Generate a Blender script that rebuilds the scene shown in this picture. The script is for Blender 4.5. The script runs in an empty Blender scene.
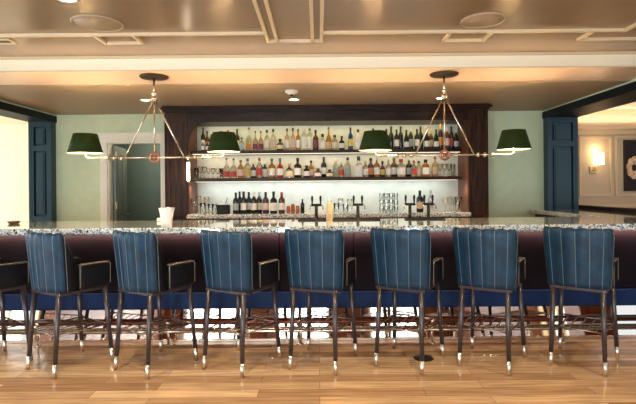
import bpy, math, random
from mathutils import Vector, Matrix
random.seed(7)
C = bpy.context.scene.collection
SC = bpy.context.scene
PI = math.pi
F = 480.0; H = 1.42; HOR = 187.0; ROLL = math.radians(0.5)

# ------------------------------------------------------------------ camera, world, lights, exposure
cam_data = bpy.data.cameras.new('camera'); cam = bpy.data.objects.new('camera', cam_data); C.objects.link(cam)
cam_data.sensor_width = 36.0; cam_data.lens = F / 636 * 36.0; cam_data.shift_y = -(202 - HOR) / 636
cam.matrix_world = Matrix.Translation((0, 0, H)) @ Matrix.Rotation(PI/2, 4, 'X') @ Matrix.Rotation(-ROLL, 4, 'Z')
cam_data.clip_start = 0.05
SC.camera = cam
SC.view_settings.view_transform = 'Standard'; SC.view_settings.look = 'None'
SC.view_settings.gamma = 1.0; SC.view_settings.use_curve_mapping = False
SC.view_settings.exposure = 0.65
SC.cycles.use_denoising = True
SC.cycles.max_bounces = 10; SC.cycles.diffuse_bounces = 5; SC.cycles.glossy_bounces = 5; SC.cycles.transmission_bounces = 8
SC.cycles.caustics_reflective = False; SC.cycles.caustics_refractive = False
SC.cycles.sample_clamp_indirect = 40.0

world = bpy.data.worlds.new('world'); SC.world = world; world.use_nodes = True
bg = world.node_tree.nodes['Background']; bg.inputs[0].default_value = (0.75, 0.88, 1.0, 1); bg.inputs[1].default_value = 1.0

def light(name, kind, loc, energy, color, aim=None, size=None, size_y=None, **kw):
    d = bpy.data.lights.new(name, kind); d.energy = energy; d.color = color
    if kind == 'AREA':
        d.shape = 'RECTANGLE' if size_y else 'SQUARE'; d.size = size
        if size_y: d.size_y = size_y
    elif size is not None: d.shadow_soft_size = size
    for k, v in kw.items(): setattr(d, k, v)
    o = bpy.data.objects.new(name, d); C.objects.link(o); o.location = loc
    if aim is not None: o.rotation_euler = Vector(aim).to_track_quat('-Z', 'Y').to_euler()
    return o
DAY = (0.86, 0.94, 1.0); WARM = (1.0, 0.66, 0.34); SOFT = (1.0, 0.84, 0.6)
# daylight entering through the windows behind the viewer, the left wall and the room on the left
light('daylight', 'AREA', (-2.6, -3.35, 1.3), 150, DAY, (0, 1, 0), 1.5, 2.3)
light('daylight', 'AREA', (-0.4, -3.35, 1.3), 110, DAY, (0, 1, 0), 1.3, 2.3)
light('daylight', 'AREA', (1.9, -3.35, 1.3), 50, DAY, (0, 1, 0), 1.3, 2.3)
light('daylight', 'AREA', (-4.3, 2.6, 1.3), 40, DAY, (1, 0, 0), 1.4, 2.3)
light('daylight', 'AREA', (-7.9, 6.6, 1.4), 75, (0.92, 0.97, 1.0), (1, 0.0, 0), 2.6, 2.2)
light('daylight', 'AREA', (3.75, 1.75, 1.3), 12, (1.0, 0.9, 0.6), (-1, 0, 0), 1.1, 2.2)

# ------------------------------------------------------------------ helpers
def P(px, py, Y):
    """point of the photograph's pixel at depth Y"""
    dx = px - 318; dy = py - HOR; c, s = math.cos(ROLL), math.sin(ROLL)
    x = dx*c - dy*s; y = dx*s + dy*c
    return Vector((x*Y/F, Y, H - y*Y/F))
def PX(px, Y): return (px - 318) * Y / F

class MB:
    def __init__(s): s.v = []; s.f = []; s.sm = []
    def add(s, vs, fs, smooth=False):
        o = len(s.v); s.v += [tuple(v) for v in vs]
        for f in fs: s.f.append(tuple(i + o for i in f)); s.sm.append(smooth)
        return s
    def box(s, x0, x1, y0, y1, z0, z1):
        vs = [(x, y, z) for x in (x0, x1) for y in (y0, y1) for z in (z0, z1)]
        return s.add(vs, [(0,1,3,2), (4,6,7,5), (0,4,5,1), (2,3,7,6), (0,2,6,4), (1,5,7,3)])
    def bbox(s, x0, x1, y0, y1, z0, z1, b=0.01):
        """box with all edges chamfered"""
        b = min(b, (x1-x0)/2.01, (y1-y0)/2.01, (z1-z0)/2.01)
        rings = []
        def ring(z, i):
            X0, X1, Y0, Y1 = x0+i, x1-i, y0+i, y1-i
            return [(X0+b,Y0,z),(X1-b,Y0,z),(X1,Y0+b,z),(X1,Y1-b,z),(X1-b,Y1,z),(X0+b,Y1,z),(X0,Y1-b,z),(X0,Y0+b,z)]
        def inner(z): return [(x0+b,y0+b,z),(x1-b,y0+b,z),(x1-b,y0+b,z),(x1-b,y1-b,z),(x1-b,y1-b,z),(x0+b,y1-b,z),(x0+b,y1-b,z),(x0+b,y0+b,z)]
        R = [inner(z0), ring(z0+b, 0), ring(z1-b, 0), inner(z1)]
        vs = [p for r in R for p in r]; fs = []
        for k in range(3):
            for i in range(8):
                j = (i+1) % 8; fs.append((k*8+i, k*8+j, (k+1)*8+j, (k+1)*8+i))
        fs.append(tuple(reversed(range(8)))); fs.append(tuple(range(24, 32)))
        return s.add(vs, fs)
    def cyl(s, a, b, r0, r1=None, n=12, caps=True, smooth=True):
        a = Vector(a); b = Vector(b); r1 = r0 if r1 is None else r1
        d = (b-a).normalized(); u = d.orthogonal().normalized(); w = d.cross(u)
        vs = []
        for p, r in ((a, r0), (b, r1)):
            for i in range(n):
                t = 2*PI*i/n; vs.append(p + u*(r*math.cos(t)) + w*(r*math.sin(t)))
        fs = [(i, (i+1) % n, n+(i+1) % n, n+i) for i in range(n)]
        s.add(vs, fs, smooth)
        if caps: s.add(vs[:n], [tuple(reversed(range(n)))]); s.add(vs[n:], [tuple(range(n))])
        return s
    def tube(s, pts, r, n=8, closed=False):
        pts = [Vector(p) for p in pts]; m = len(pts); vs = []; prev = None
        for i, p in enumerate(pts):
            if closed: d = pts[(i+1) % m] - pts[i-1]
            else: d = pts[min(i+1, m-1)] - pts[max(i-1, 0)]
            d.normalize()
            if prev is None: u = d.orthogonal().normalized()
            else: u = (prev - d*prev.dot(d)).normalized()
            prev = u; w = d.cross(u)
            for k in range(n):
                t = 2*PI*k/n; vs.append(p + u*(r*math.cos(t)) + w*(r*math.sin(t)))
        fs = []
        for i in range(m if closed else m-1):
            j = (i+1) % m
            for k in range(n):
                l = (k+1) % n; fs.append((i*n+k, i*n+l, j*n+l, j*n+k))
        s.add(vs, fs, True)
        if not closed: s.add(vs[:n], [tuple(reversed(range(n)))]); s.add(vs[-n:], [tuple(range(n))])
        return s
    def lathe(s, prof, n=20, c=(0,0,0), a0=0, a1=2*PI, smooth=True, sx=1, sy=1):
        full = abs(a1-a0-2*PI) < 1e-6; k = n if full else n+1; vs = []
        for r, z in prof:
            for i in range(k):
                t = a0 + (a1-a0)*i/n; vs.append((c[0]+sx*r*math.cos(t), c[1]+sy*r*math.sin(t), c[2]+z))
        fs = []
        for j in range(len(prof)-1):
            for i in range(n):
                l = (i+1) % k; fs.append((j*k+i, j*k+l, (j+1)*k+l, (j+1)*k+i))
        s.add(vs, fs, smooth)
        if full and prof[0] != prof[-1]:
            if prof[0][0] > 1e-5: s.add(vs[:k], [tuple(reversed(range(k)))])
            if prof[-1][0] > 1e-5: s.add(vs[-k:], [tuple(range(k))])
        return s
    def prism(s, poly, y0, y1):
        """poly = [(x,z)] extruded along y"""
        n = len(poly); vs = [(x, y0, z) for x, z in poly] + [(x, y1, z) for x, z in poly]
        return s.add(vs, [tuple(range(n)), tuple(reversed(range(n, 2*n)))] + [(i, n+i, n+(i+1) % n, (i+1) % n) for i in range(n)])
    def frame(s, x0, x1, z0, z1, w, y0, y1):
        """rectangular moulding in the xz plane, w wide"""
        s.box(x0, x1, y0, y1, z1-w, z1); s.box(x0, x1, y0, y1, z0, z0+w)
        s.box(x0, x0+w, y0, y1, z0+w, z1-w); return s.box(x1-w, x1, y0, y1, z0+w, z1-w)
    def mesh(s, name, m):
        me = bpy.data.meshes.new(name); me.from_pydata(s.v, [], s.f); me.polygons.foreach_set('use_smooth', s.sm)
        me.materials.append(m); me.update()
        import bmesh
        b = bmesh.new(); b.from_mesh(me); bmesh.ops.remove_doubles(b, verts=b.verts, dist=1e-6); bmesh.ops.recalc_face_normals(b, faces=b.faces); b.to_mesh(me); b.free()
        return me

def obj(name, mb, m, parent=None, label=None, loc=(0,0,0)):
    me = mb if isinstance(mb, bpy.types.Mesh) else mb.mesh(name, m)
    o = bpy.data.objects.new(name, me); C.objects.link(o); o.location = loc
    if parent: o.parent = parent
    if label: o['label'] = label
    return o
def thing(name, label, cat, loc=(0,0,0), rz=0, group=None):
    o = bpy.data.objects.new(name, None); C.objects.link(o); o.location = loc; o.rotation_euler = (0, 0, rz)
    o.empty_display_size = 0.1
    return tag(o, label, cat, group)
def tag(o, label, cat, group=None):
    o['label'] = label; o['category'] = cat
    if group: o['group'] = group
    return o
def struct(name, mb, m, label=None, parent=None):
    o = obj(name, mb, m, parent)
    if not parent: o['kind'] = 'structure'
    if label: o['label'] = label
    return o
def dup(root, loc, rz, label, group=None):
    r = root.copy(); C.objects.link(r); r.location = loc; r.rotation_euler = (0, 0, rz); r['label'] = label
    for ch in list(root.children):
        c = ch.copy(); C.objects.link(c); c.parent = r
        for g in list(ch.children):
            d = g.copy(); C.objects.link(d); d.parent = c
    return r

# ------------------------------------------------------------------ materials
def mat(name, col, rough=0.5, metal=0.0, spec=0.5, trans=0.0, noise=0.0, nscale=8.0, stretch=(1,1,1), col2=None, bump=0.0, emit=None, estr=0.0, coat=0.0, sheen=0.0, ior=1.45):
    m = bpy.data.materials.new(name); m.use_nodes = True; nt = m.node_tree; b = nt.nodes['Principled BSDF']
    b.inputs['Base Color'].default_value = (*col, 1); b.inputs['Roughness'].default_value = rough; b.inputs['Metallic'].default_value = metal
    b.inputs['Specular IOR Level'].default_value = spec; b.inputs['Transmission Weight'].default_value = trans; b.inputs['IOR'].default_value = ior
    b.inputs['Coat Weight'].default_value = coat; b.inputs['Coat Roughness'].default_value = 0.08; b.inputs['Sheen Weight'].default_value = sheen
    if emit: b.inputs['Emission Color'].default_value = (*emit, 1); b.inputs['Emission Strength'].default_value = estr
    if noise or col2 or bump:
        tc = nt.nodes.new('ShaderNodeTexCoord'); mp = nt.nodes.new('ShaderNodeMapping'); mp.inputs['Scale'].default_value = stretch
        n = nt.nodes.new('ShaderNodeTexNoise'); n.inputs['Scale'].default_value = nscale; n.inputs['Detail'].default_value = 4
        nt.links.new(tc.outputs['Object'], mp.inputs[0]); nt.links.new(mp.outputs[0], n.inputs['Vector'])
        r = nt.nodes.new('ShaderNodeValToRGB'); c2 = col2 or tuple(min(1, c*(1+noise)) for c in col); c1 = col if col2 else tuple(c*(1-noise) for c in col)
        r.color_ramp.elements[0].position = 0.35; r.color_ramp.elements[1].position = 0.65
        r.color_ramp.elements[0].color = (*c1, 1); r.color_ramp.elements[1].color = (*c2, 1)
        nt.links.new(n.outputs['Fac'], r.inputs[0]); nt.links.new(r.outputs[0], b.inputs['Base Color'])
        if bump:
            bp = nt.nodes.new('ShaderNodeBump'); bp.inputs['Strength'].default_value = bump; bp.inputs['Distance'].default_value = 0.004
            nt.links.new(n.outputs['Fac'], bp.inputs['Height']); nt.links.new(bp.outputs[0], b.inputs['Normal'])
    return m
def granite():
    m = bpy.data.materials.new('granite'); m.use_nodes = True; nt = m.node_tree; b = nt.nodes['Principled BSDF']; L = nt.links.new
    tc = nt.nodes.new('ShaderNodeTexCoord')
    v = nt.nodes.new('ShaderNodeTexVoronoi'); v.inputs['Scale'].default_value = 95; L(tc.outputs['Object'], v.inputs['Vector'])
    sx = nt.nodes.new('ShaderNodeSeparateColor'); L(v.outputs['Color'], sx.inputs[0])
    r = nt.nodes.new('ShaderNodeValToRGB'); r.color_ramp.interpolation = 'CONSTANT'; e = r.color_ramp.elements
    e[0].position = 0; e[0].color = (0.02, 0.025, 0.035, 1); e[1].position = 0.12; e[1].color = (0.25, 0.38, 0.48, 1)
    for p, c in ((0.34, (0.62, 0.72, 0.76, 1)), (0.6, (0.85, 0.86, 0.82, 1)), (0.86, (0.5, 0.42, 0.34, 1))):
        k = e.new(p); k.color = c
    L(sx.outputs[0], r.inputs[0]); L(r.outputs[0], b.inputs['Base Color'])
    b.inputs['Roughness'].default_value = 0.06; b.inputs['Coat Weight'].default_value = 0.8; b.inputs['Coat Roughness'].default_value = 0.04
    return m
def floor_wood():
    m = bpy.data.materials.new('oak_planks'); m.use_nodes = True; nt = m.node_tree; b = nt.nodes['Principled BSDF']; L = nt.links.new
    tc = nt.nodes.new('ShaderNodeTexCoord')
    br = nt.nodes.new('ShaderNodeTexBrick'); br.inputs['Scale'].default_value = 1.0; br.inputs['Brick Width'].default_value = 1.15; br.inputs['Row Height'].default_value = 0.125
    br.inputs['Mortar Size'].default_value = 0.0015; br.inputs['Color1'].default_value = (0.42, 0.22, 0.10, 1); br.inputs['Color2'].default_value = (0.86, 0.58, 0.33, 1)
    br.inputs['Mortar'].default_value = (0.2, 0.09, 0.035, 1); br.offset = 0.37; br.offset_frequency = 2
    L(tc.outputs['Object'], br.inputs['Vector'])
    mp = nt.nodes.new('ShaderNodeMapping'); mp.inputs['Scale'].default_value = (1.2, 14, 1); L(tc.outputs['Object'], mp.inputs[0])
    n = nt.nodes.new('ShaderNodeTexNoise'); n.inputs['Scale'].default_value = 2.2; n.inputs['Detail'].default_value = 6; L(mp.outputs[0], n.inputs['Vector'])
    r = nt.nodes.new('ShaderNodeValToRGB'); r.color_ramp.elements[0].position = 0.3; r.color_ramp.elements[0].color = (0.72, 0.66, 0.6, 1); r.color_ramp.elements[1].position = 0.62; r.color_ramp.elements[1].color = (1.1, 1.08, 1.05, 1)
    L(n.outputs['Fac'], r.inputs[0])
    mx = nt.nodes.new('ShaderNodeMix'); mx.data_type = 'RGBA'; mx.blend_type = 'MULTIPLY'; mx.inputs[0].default_value = 1
    L(br.outputs['Color'], mx.inputs[6]); L(r.outputs[0], mx.inputs[7]); L(mx.outputs[2], b.inputs['Base Color'])
    n2 = nt.nodes.new('ShaderNodeTexNoise'); n2.inputs['Scale'].default_value = 3; L(tc.outputs['Object'], n2.inputs['Vector'])
    mr = nt.nodes.new('ShaderNodeMapRange'); mr.inputs['To Min'].default_value = 0.13; mr.inputs['To Max'].default_value = 0.26; L(n2.outputs['Fac'], mr.inputs[0]); L(mr.outputs[0], b.inputs['Roughness'])
    return m
M = {}
M['floor'] = floor_wood(); M['granite'] = granite()
M['green_wall'] = mat('sage_green_paint', (0.66, 0.77, 0.52), 0.6, noise=0.03)
M['ceiling'] = mat('satin_tan_ceiling_paint', (0.29, 0.205, 0.125), 0.2, noise=0.03, nscale=3)
M['ceiling_low'] = mat('tan_ceiling_paint', (0.35, 0.275, 0.185), 0.5, noise=0.03)
M['cream'] = mat('cream_gloss_paint', (0.97, 0.94, 0.76), 0.4)
M['beam_under'] = mat('blush_beam_paint', (0.76, 0.59, 0.47), 0.3)
M['moulding'] = mat('ivory_moulding_paint', (0.74, 0.62, 0.42), 0.4)
M['pale_wall'] = mat('pale_ivory_wall_paint', (0.84, 0.83, 0.68), 0.6)
M['white_trim'] = mat('white_trim_paint', (0.93, 0.90, 0.76), 0.4)
M['teal'] = mat('teal_lacquer', (0.013, 0.047, 0.066), 0.35, noise=0.1, nscale=3)
M['dark_teal'] = mat('dark_header_lacquer', (0.008, 0.012, 0.015), 0.5, spec=0.2)
M['mahogany'] = mat('dark_mahogany', (0.012, 0.005, 0.003), 0.35, col2=(0.06, 0.026, 0.012), nscale=3, stretch=(9, 9, 1), spec=0.2)
M['mahogany_h'] = mat('dark_mahogany_rail', (0.014, 0.006, 0.004), 0.35, col2=(0.036, 0.015, 0.008), nscale=3, stretch=(1, 9, 9), spec=0.2)
M['walnut'] = mat('warm_walnut', (0.14, 0.045, 0.022), 0.4, col2=(0.24, 0.085, 0.04), nscale=3, stretch=(9, 9, 1))
M['back_panel'] = mat('ivory_back_panel', (0.80, 0.78, 0.66), 0.4, noise=0.06, nscale=6)
M['navy'] = mat('navy_velvet', (0.004, 0.017, 0.066), 0.55, spec=0.2, noise=0.25, nscale=5)
M['stool_blue'] = mat('blue_leather', (0.006, 0.032, 0.066), 0.45, spec=0.35, noise=0.22, nscale=11, bump=0.15)
M['bar_dark'] = mat('dark_plum_leather', (0.006, 0.004, 0.007), 0.6, spec=0.1, noise=0.2, nscale=4)
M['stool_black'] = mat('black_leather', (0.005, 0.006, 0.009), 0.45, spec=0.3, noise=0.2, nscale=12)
M['seam'] = mat('pale_blue_stitching', (0.17, 0.25, 0.32), 0.5)
M['piping'] = mat('beige_piping', (0.30, 0.26, 0.21), 0.5)
M['leg'] = mat('gunmetal_leg', (0.085, 0.07, 0.072), 0.33, 0.6)
M['tip'] = mat('brushed_nickel_tip', (0.78, 0.73, 0.66), 0.28, 1.0)
M['rack'] = mat('antique_nickel_rack', (0.34, 0.28, 0.25), 0.3, 1.0)
M['brass'] = mat('aged_brass', (0.62, 0.44, 0.24), 0.28, 1.0)
M['nickel'] = mat('warm_nickel', (0.70, 0.62, 0.50), 0.25, 1.0)
M['bronze'] = mat('dark_bronze', (0.06, 0.045, 0.03), 0.4, 0.8)
M['copper'] = mat('copper_tube', (0.16, 0.055, 0.035), 0.35, 1.0)
M['ring'] = mat('copper_ring', (0.42, 0.17, 0.10), 0.3, 1.0)
M['kick'] = mat('polished_steel', (0.72, 0.62, 0.54), 0.035, 1.0)
M['shade'] = mat('green_enamel_shade', (0.016, 0.036, 0.006), 0.7, spec=0.2)
M['shade_in'] = mat('ivory_shade_lining', (0.9, 0.85, 0.7), 0.5)
M['bulb'] = mat('lit_bulb', (1, 0.8, 0.5), 0.5, emit=(1.0, 0.66, 0.34), estr=520)
M['led_dim'] = mat('dim_led_lens', (1, 0.9, 0.75), 0.5, emit=(1.0, 0.85, 0.6), estr=0.8)
M['led'] = mat('led_lens', (1, 0.9, 0.75), 0.5, emit=(1.0, 0.82, 0.58), estr=14)
M['white'] = mat('white_plastic', (0.82, 0.80, 0.76), 0.4)
M['paper'] = mat('white_paper', (0.88, 0.87, 0.84), 0.6)
M['black'] = mat('black_plastic', (0.008, 0.008, 0.009), 0.5, spec=0.25)
M['rubber'] = mat('black_rubber', (0.01, 0.01, 0.01), 0.6)
M['tan_wall'] = mat('tan_panelled_wall_paint', (0.62, 0.52, 0.38), 0.5)
M['speaker'] = mat('speaker_cloth', (0.48, 0.38, 0.26), 0.5, noise=0.05, nscale=80)
M['closet'] = mat('closet_green_paint', (0.14, 0.19, 0.17), 0.6)
M['door'] = mat('grey_green_door_paint', (0.16, 0.19, 0.18), 0.4)
M['lampshade'] = mat('lit_linen_shade', (0.95, 0.85, 0.65), 0.6, emit=(1.0, 0.74, 0.42), estr=2.2)
M['glass_pane'] = mat('window_glass', (0.95, 0.98, 1.0), 0.02)
_nt = M['glass_pane'].node_tree; _tr = _nt.nodes.new('ShaderNodeBsdfTransparent'); _gl = _nt.nodes.new('ShaderNodeBsdfGlossy'); _gl.inputs['Roughness'].default_value = 0.02
_mx = _nt.nodes.new('ShaderNodeMixShader'); _mx.inputs[0].default_value = 0.06
_nt.links.new(_tr.outputs[0], _mx.inputs[1]); _nt.links.new(_gl.outputs[0], _mx.inputs[2]); _nt.links.new(_mx.outputs[0], _nt.nodes['Material Output'].inputs[0])

# ------------------------------------------------------------------ room shell
LX, RX, BY = -3.87, 3.34, 7.10             # left wall, right wall, back wall faces
ZL, ZU = 2.52, 2.67                        # lower and upper ceiling
LT, RT = 0.305, 0.42                        # side wall thickness
struct('floor', MB().box(-8.2, 8.2, -3.5, 9.2, -0.1, 0), M['floor'])
DX0, DX1, DZ = PX(108, BY), PX(162, BY), 2.11
b = MB(); b.box(LX-LT, DX0, BY, BY+0.12, 0, ZL); b.box(DX0, DX1, BY, BY+0.12, DZ, ZL); b.box(DX1, RX+RT, BY, BY+0.12, 0, ZL)
struct('wall_back', b, M['green_wall'])
struct('wall_left_front', MB().box(LX-LT, LX, -3.2, 1.9, 0, ZU), M['walnut'])
b = MB(); b.box(LX-LT, LX, 3.3, 4.1, 0, ZU); b.box(LX-LT, LX, 1.9, 3.3, 2.4, ZU); b.box(LX-LT, LX, 1.9, 3.3, 0, 0.1)
struct('wall_left', b, M['pale_wall'])
b = MB(); b.box(RX, RX+RT, -3.2, 1.15, 0, ZU); b.box(RX, RX+RT, 2.4, 2.8, 0, ZU); b.box(RX, RX+RT, 1.15, 2.4, 2.4, ZU); b.box(RX, RX+RT, 1.15, 2.4, 0, 0.1)
struct('wall_right', b, M['walnut'])
b = MB()
wins = [(-3.35, -1.85), (-1.05, 0.25), (1.25, 2.55)]
xs = [LX-LT] + [v for w in wins for v in w] + [RX+RT]
for i in range(0, 8, 2): b.box(xs[i], xs[i+1], -3.3, -3.2, 0, ZU)
for w0, w1 in wins: b.box(w0, w1, -3.3, -3.2, 2.45, ZU); b.box(w0, w1, -3.3, -3.2, 0, 0.12)
struct('wall_front', b, M['walnut'])
b = MB().box(LX-LT, RX+RT, -3.3, 4.55, ZU, ZU+0.1)
struct('ceiling', b, M['ceiling'])
struct('ceiling_over_bar', MB().box(LX, RX, 5.10, BY, ZL, ZL+0.1), M['ceiling_low'])
b = MB().box(LX-LT, RX+RT, 4.55, 5.10, 2.53, 2.80)
struct('trim_1', MB().box(LX, RX, 4.545, 4.55, 2.54, 2.65), M['cream'])
struct('ceiling_beam', b, M['beam_under'])
b = MB(); b.box(LX, RX, 4.51, 4.55, 2.648, ZU); b.box(LX, RX, 4.535, 4.548, 2.53, 2.542)
struct('trim_2', b, M['moulding'])
# windows behind the viewer and in the side walls
k = 1
for w0, w1 in wins:
    wf = MB().frame(w0, w1, 0.12, 2.45, 0.06, -3.3, -3.22); wf.box((w0+w1)/2-0.02, (w0+w1)/2+0.02, -3.29, -3.24, 0.18, 2.39)
    wf.box(w0+.06, w1-.06, -3.29, -3.24, 1.6, 1.64)
    wo = struct('window_%d' % k, wf, M['white_trim']); k += 1
    obj('pane', MB().box(w0+.06, w1-.06, -3.268, -3.262, 0.18, 2.39), M['glass_pane'], wo)
def side_window(n, x0, x1, y0, y1):
    m = MB()
    for a, c in ((0.1, 0.16), (2.34, 2.4)): m.box(x0, x1, y0, y1, a, c)
    for a in (y0, (y0+y1)/2-0.02, y1-0.05): m.box(x0, x1, a, a+0.05, 0.16, 2.34)
    wo = struct('window_%d' % n, m, M['white_trim'])
    obj('pane', MB().box((x0+x1)/2-.003, (x0+x1)/2+.003, y0+.05, y1-.05, .16, 2.34), M['glass_pane'], wo)
side_window(4, LX-0.3, LX-0.22, 1.9, 3.3); side_window(5, RX+0.2, RX+0.28, 1.15, 2.4)
# panelled jambs and header of the two side openings
def panel_jamb(name, x0, x1, y0, y1, z1):
    m = MB().box(x0, x1, y0+0.05, y1, 0, z1); e = 0.06; zz = [0]
    for za, zb in ((0.12, 0.95), (1.03, 1.98), (2.05, 2.33)):
        m.box(x0, x1, y0, y0+0.05, zz[-1], za); zz.append(zb)
        m.box(x0, x0+e, y0, y0+0.05, za, zb); m.box(x1-e, x1, y0, y0+0.05, za, zb)
        m.box(x0+e+.028, x1-e-.028, y0+.012, y0+0.05, za+.028, zb-.028); m.box(x0+e+.05, x1-e-.05, y0+.002, y0+0.012, za+.05, zb-.05)
    m.box(x0, x1, y0, y0+0.05, zz[-1], z1)
    m.box(x0-0.01, x0+0.03, y0-0.005, y0+0.02, 0, z1); m.box(x1-0.03, x1+0.01, y0-0.005, y0+0.02, 0, z1)
    return struct(name, m, M['teal'])
panel_jamb('trim_3', LX-LT, LX, 6.95, BY, 2.40)
panel_jamb('trim_4', RX, RX+RT, 6.95, BY, 2.40)
b = MB().box(LX-LT-.02, LX+.02, 4.1, BY-.01, 2.40, 2.495)
struct('trim_5', b, M['dark_teal'])
b = MB().box(RX-.02, RX+RT+.02, 2.8, BY-.01, 2.40, 2.495); 
struct('trim_6', b, M['dark_teal'])
struct('wall_left_above_opening', MB().box(LX-LT, LX, 4.1, BY, 2.495, ZU), M['green_wall'])
struct('wall_right_above_opening', MB().box(RX, RX+RT, 2.8, BY, 2.495, ZU), M['green_wall'])
# room on the left: pale walls full of daylight
struct('wall_left_room', MB().box(-8.1, LX-LT, 8.6, 8.7, 0, 2.6).box(LX-LT-.02, LX-LT, BY, 8.6, 0, 2.6), M['pale_wall'])
struct('wall_left_room_side', MB().box(-8.2, -8.1, 2.0, 8.7, 0, 2.6), M['pale_wall'])
struct('ceiling_left_room', MB().box(-8.2, LX-LT, 2.0, 8.7, 2.6, 2.7), M['pale_wall'])
struct('trim_7', MB().box(-8.0, LX-LT-.02, 8.56, 8.6, 0.86, 0.93).box(-8.0, LX-LT-.02, 8.575, 8.6, 0, 0.2), M['white_trim'])
# room on the right: tan panelled wall with cove light
RRX = RX+RT
struct('wall_right_room', MB().box(RRX, 8.2, 8.3, 8.4, 0, 2.75).box(RRX, RRX+.02, BY, 8.3, 0, 2.75), M['tan_wall'])
struct('wall_right_room_side', MB().box(8.1, 8.2, 2.0, 8.3, 0, 2.75), M['tan_wall'])
struct('ceiling_right_room', MB().box(RRX, 8.2, 2.0, 8.4, 2.72, 2.8), M['beam_under'])
b = MB(); b.box(RRX+.02, 8.1, 8.12, 8.3, 2.36, 2.42); b.box(RRX+.02, 8.1, 8.24, 8.3, 2.28, 2.36); b.box(RRX+.02, 8.1, 8.27, 8.3, 1.02, 1.07)
struct('trim_8', b, M['moulding'])
b = MB()
for xa, xb in ((579, 611.5), (615, 672)):
    b.frame(PX(xa, 8.3), PX(xb, 8.3), 1.22, 2.25, 0.03, 8.275, 8.3)
struct('trim_9', b, M['moulding'])
light('cove_light', 'AREA', (5.6, 8.2, 2.45), 9, SOFT, (0, -0.25, 1), 3.6, 0.06)
light('right_room_lamp', 'AREA', (5.6, 6.0, 2.68), 10, SOFT, (0, 0.2, -1), 0.6)
# closet behind the door
b = MB(); b.box(-3.75, -3.65, BY+.12, 8.7, 0, 2.5); b.box(-1.9, -1.8, BY+.12, 8.7, 0, 2.5); b.box(-3.75, -1.8, 8.6, 8.7, 0, 2.5); b.box(-3.75, -1.8, BY+.12, 8.7, 2.5, 2.55)
struct('wall_closet', b, M['closet'])
light('closet_lamp', 'POINT', (-2.6, 7.9, 2.3), 14, SOFT, size=0.08)
# door casing and leaf
b = MB(); cw = 0.10
b.box(DX0-cw, DX0, BY-.03, BY, 0, DZ+cw); b.box(DX1, DX1+cw*.8, BY-.03, BY, 0, DZ+cw); b.box(DX0, DX1, BY-.03, BY, DZ, DZ+cw); b.box(DX0-cw-.02, DX1+cw*.8+.02, BY-.05, BY, DZ+cw, DZ+cw+.035)
b.box(DX0, DX0+.02, BY, BY+.12, 0, DZ); b.box(DX1-.02, DX1, BY, BY+.12, 0, DZ); b.box(DX0+.02, DX1-.02, BY, BY+.12, DZ-.02, DZ)
struct('trim_10', b, M['white_trim'])
d = MB().box(0, 0.74, 0, 0.035, 0.01, DZ-.04)
for za, zb in ((0.2, 0.9), (1.0, 1.9)):
    for xa, xb in ((0.1, 0.34), (0.41, 0.65)):
        d.frame(xa, xb, za, zb, 0.02, -0.008, 0.0); d.box(xa+.04, xb-.04, -0.006, 0, za+.04, zb-.04)
dr = struct('door_1', d, M['door']); dr.location = (DX0+.065, BY+.13, 0); dr.rotation_euler = (0, 0, math.radians(100))
h = MB(); h.cyl((0.68, -0.008, 1.0), (0.68, -0.05, 1.0), 0.012).cyl((0.68, -0.045, 1.0), (0.57, -0.045, 1.0), 0.009)
obj('door_handle', h, M['brass'], dr)
for z in (0.3, 1.17, 1.93):
    obj('hinge', MB().cyl((-0.012, -0.01, z-.05), (-0.012, -0.01, z+.05), 0.012).box(-0.03, 0.0, -.004, 0.0, z-.05, z+.05), M['brass'], dr)
# baseboards
struct('baseboard_back', MB().box(LX, DX0-cw, BY-.02, BY, 0, .14).box(DX1+cw*.8, -2.1, BY-.02, BY, 0, .14).box(2.35, RX, BY-.02, BY, 0, .14), M['white_trim'])
# ------------------------------------------------------------------ ceiling mouldings and fittings
b = MB()
def cstrip(a, c, w=0.03, h=0.022):
    a = Vector(a); c = Vector(c); d = (c-a).normalized(); n = Vector((-d.y, d.x))*w/2
    vs = []
    for z in (ZU-h, ZU):
        for p in (a-d.normalized()*0, c):
            vs += [(p.x-n.x, p.y-n.y, z), (p.x+n.x, p.y+n.y, z)]
    b.add(vs, [(0,1,3,2), (4,6,7,5), (0,4,5,1), (2,3,7,6), (0,2,6,4), (1,5,7,3)])
def CP(px, py):
    q = P(px, py, 1.0); Y = (ZU-H)/(q.z-H); return (q.x*Y, Y)
yA = CP(318, 31.5)[1]; yB = CP(318, 39.5)[1]
xa, xb = CP(270, 39.5)[0], CP(319.5, 39.5)[0]
xr = CP(627, 28)[0]
cstrip((LX+.05, yA), (xa-.02, yA)); cstrip((xb+.02, yA), (xr, yA)); cstrip((xr, yA+.015), (xr, -3.0))
cstrip((xa, yB), (xb, yB)); 
for x in (xa-.015, xa+.06, xb-.06, xb+.015): cstrip((x, -3.0), (x, yB+.015), 0.026)
struct('trim_11', b, M['moulding'])
b = MB()
for (l, r) in ((104, 141), (444.5, 484)):
    x0, x1 = CP(l, 40.5 if l < 200 else 38)[0], CP(r, 40.5 if l < 200 else 38)[0]
    cstrip((x0, yB+.02), (x1, yB+.02), 0.026); cstrip((x0, yA+.02), (x0, yB+.033), 0.026); cstrip((x1, yA+.02), (x1, yB+.033), 0.026)
x0 = CP(577, 39)[0]; cstrip((x0, yA+.02), (x0, yB+.033), .026); cstrip((x0, yB+.02), (RX-.02, yB+.02), .026)
struct('trim_12', b, M['moulding'])
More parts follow.
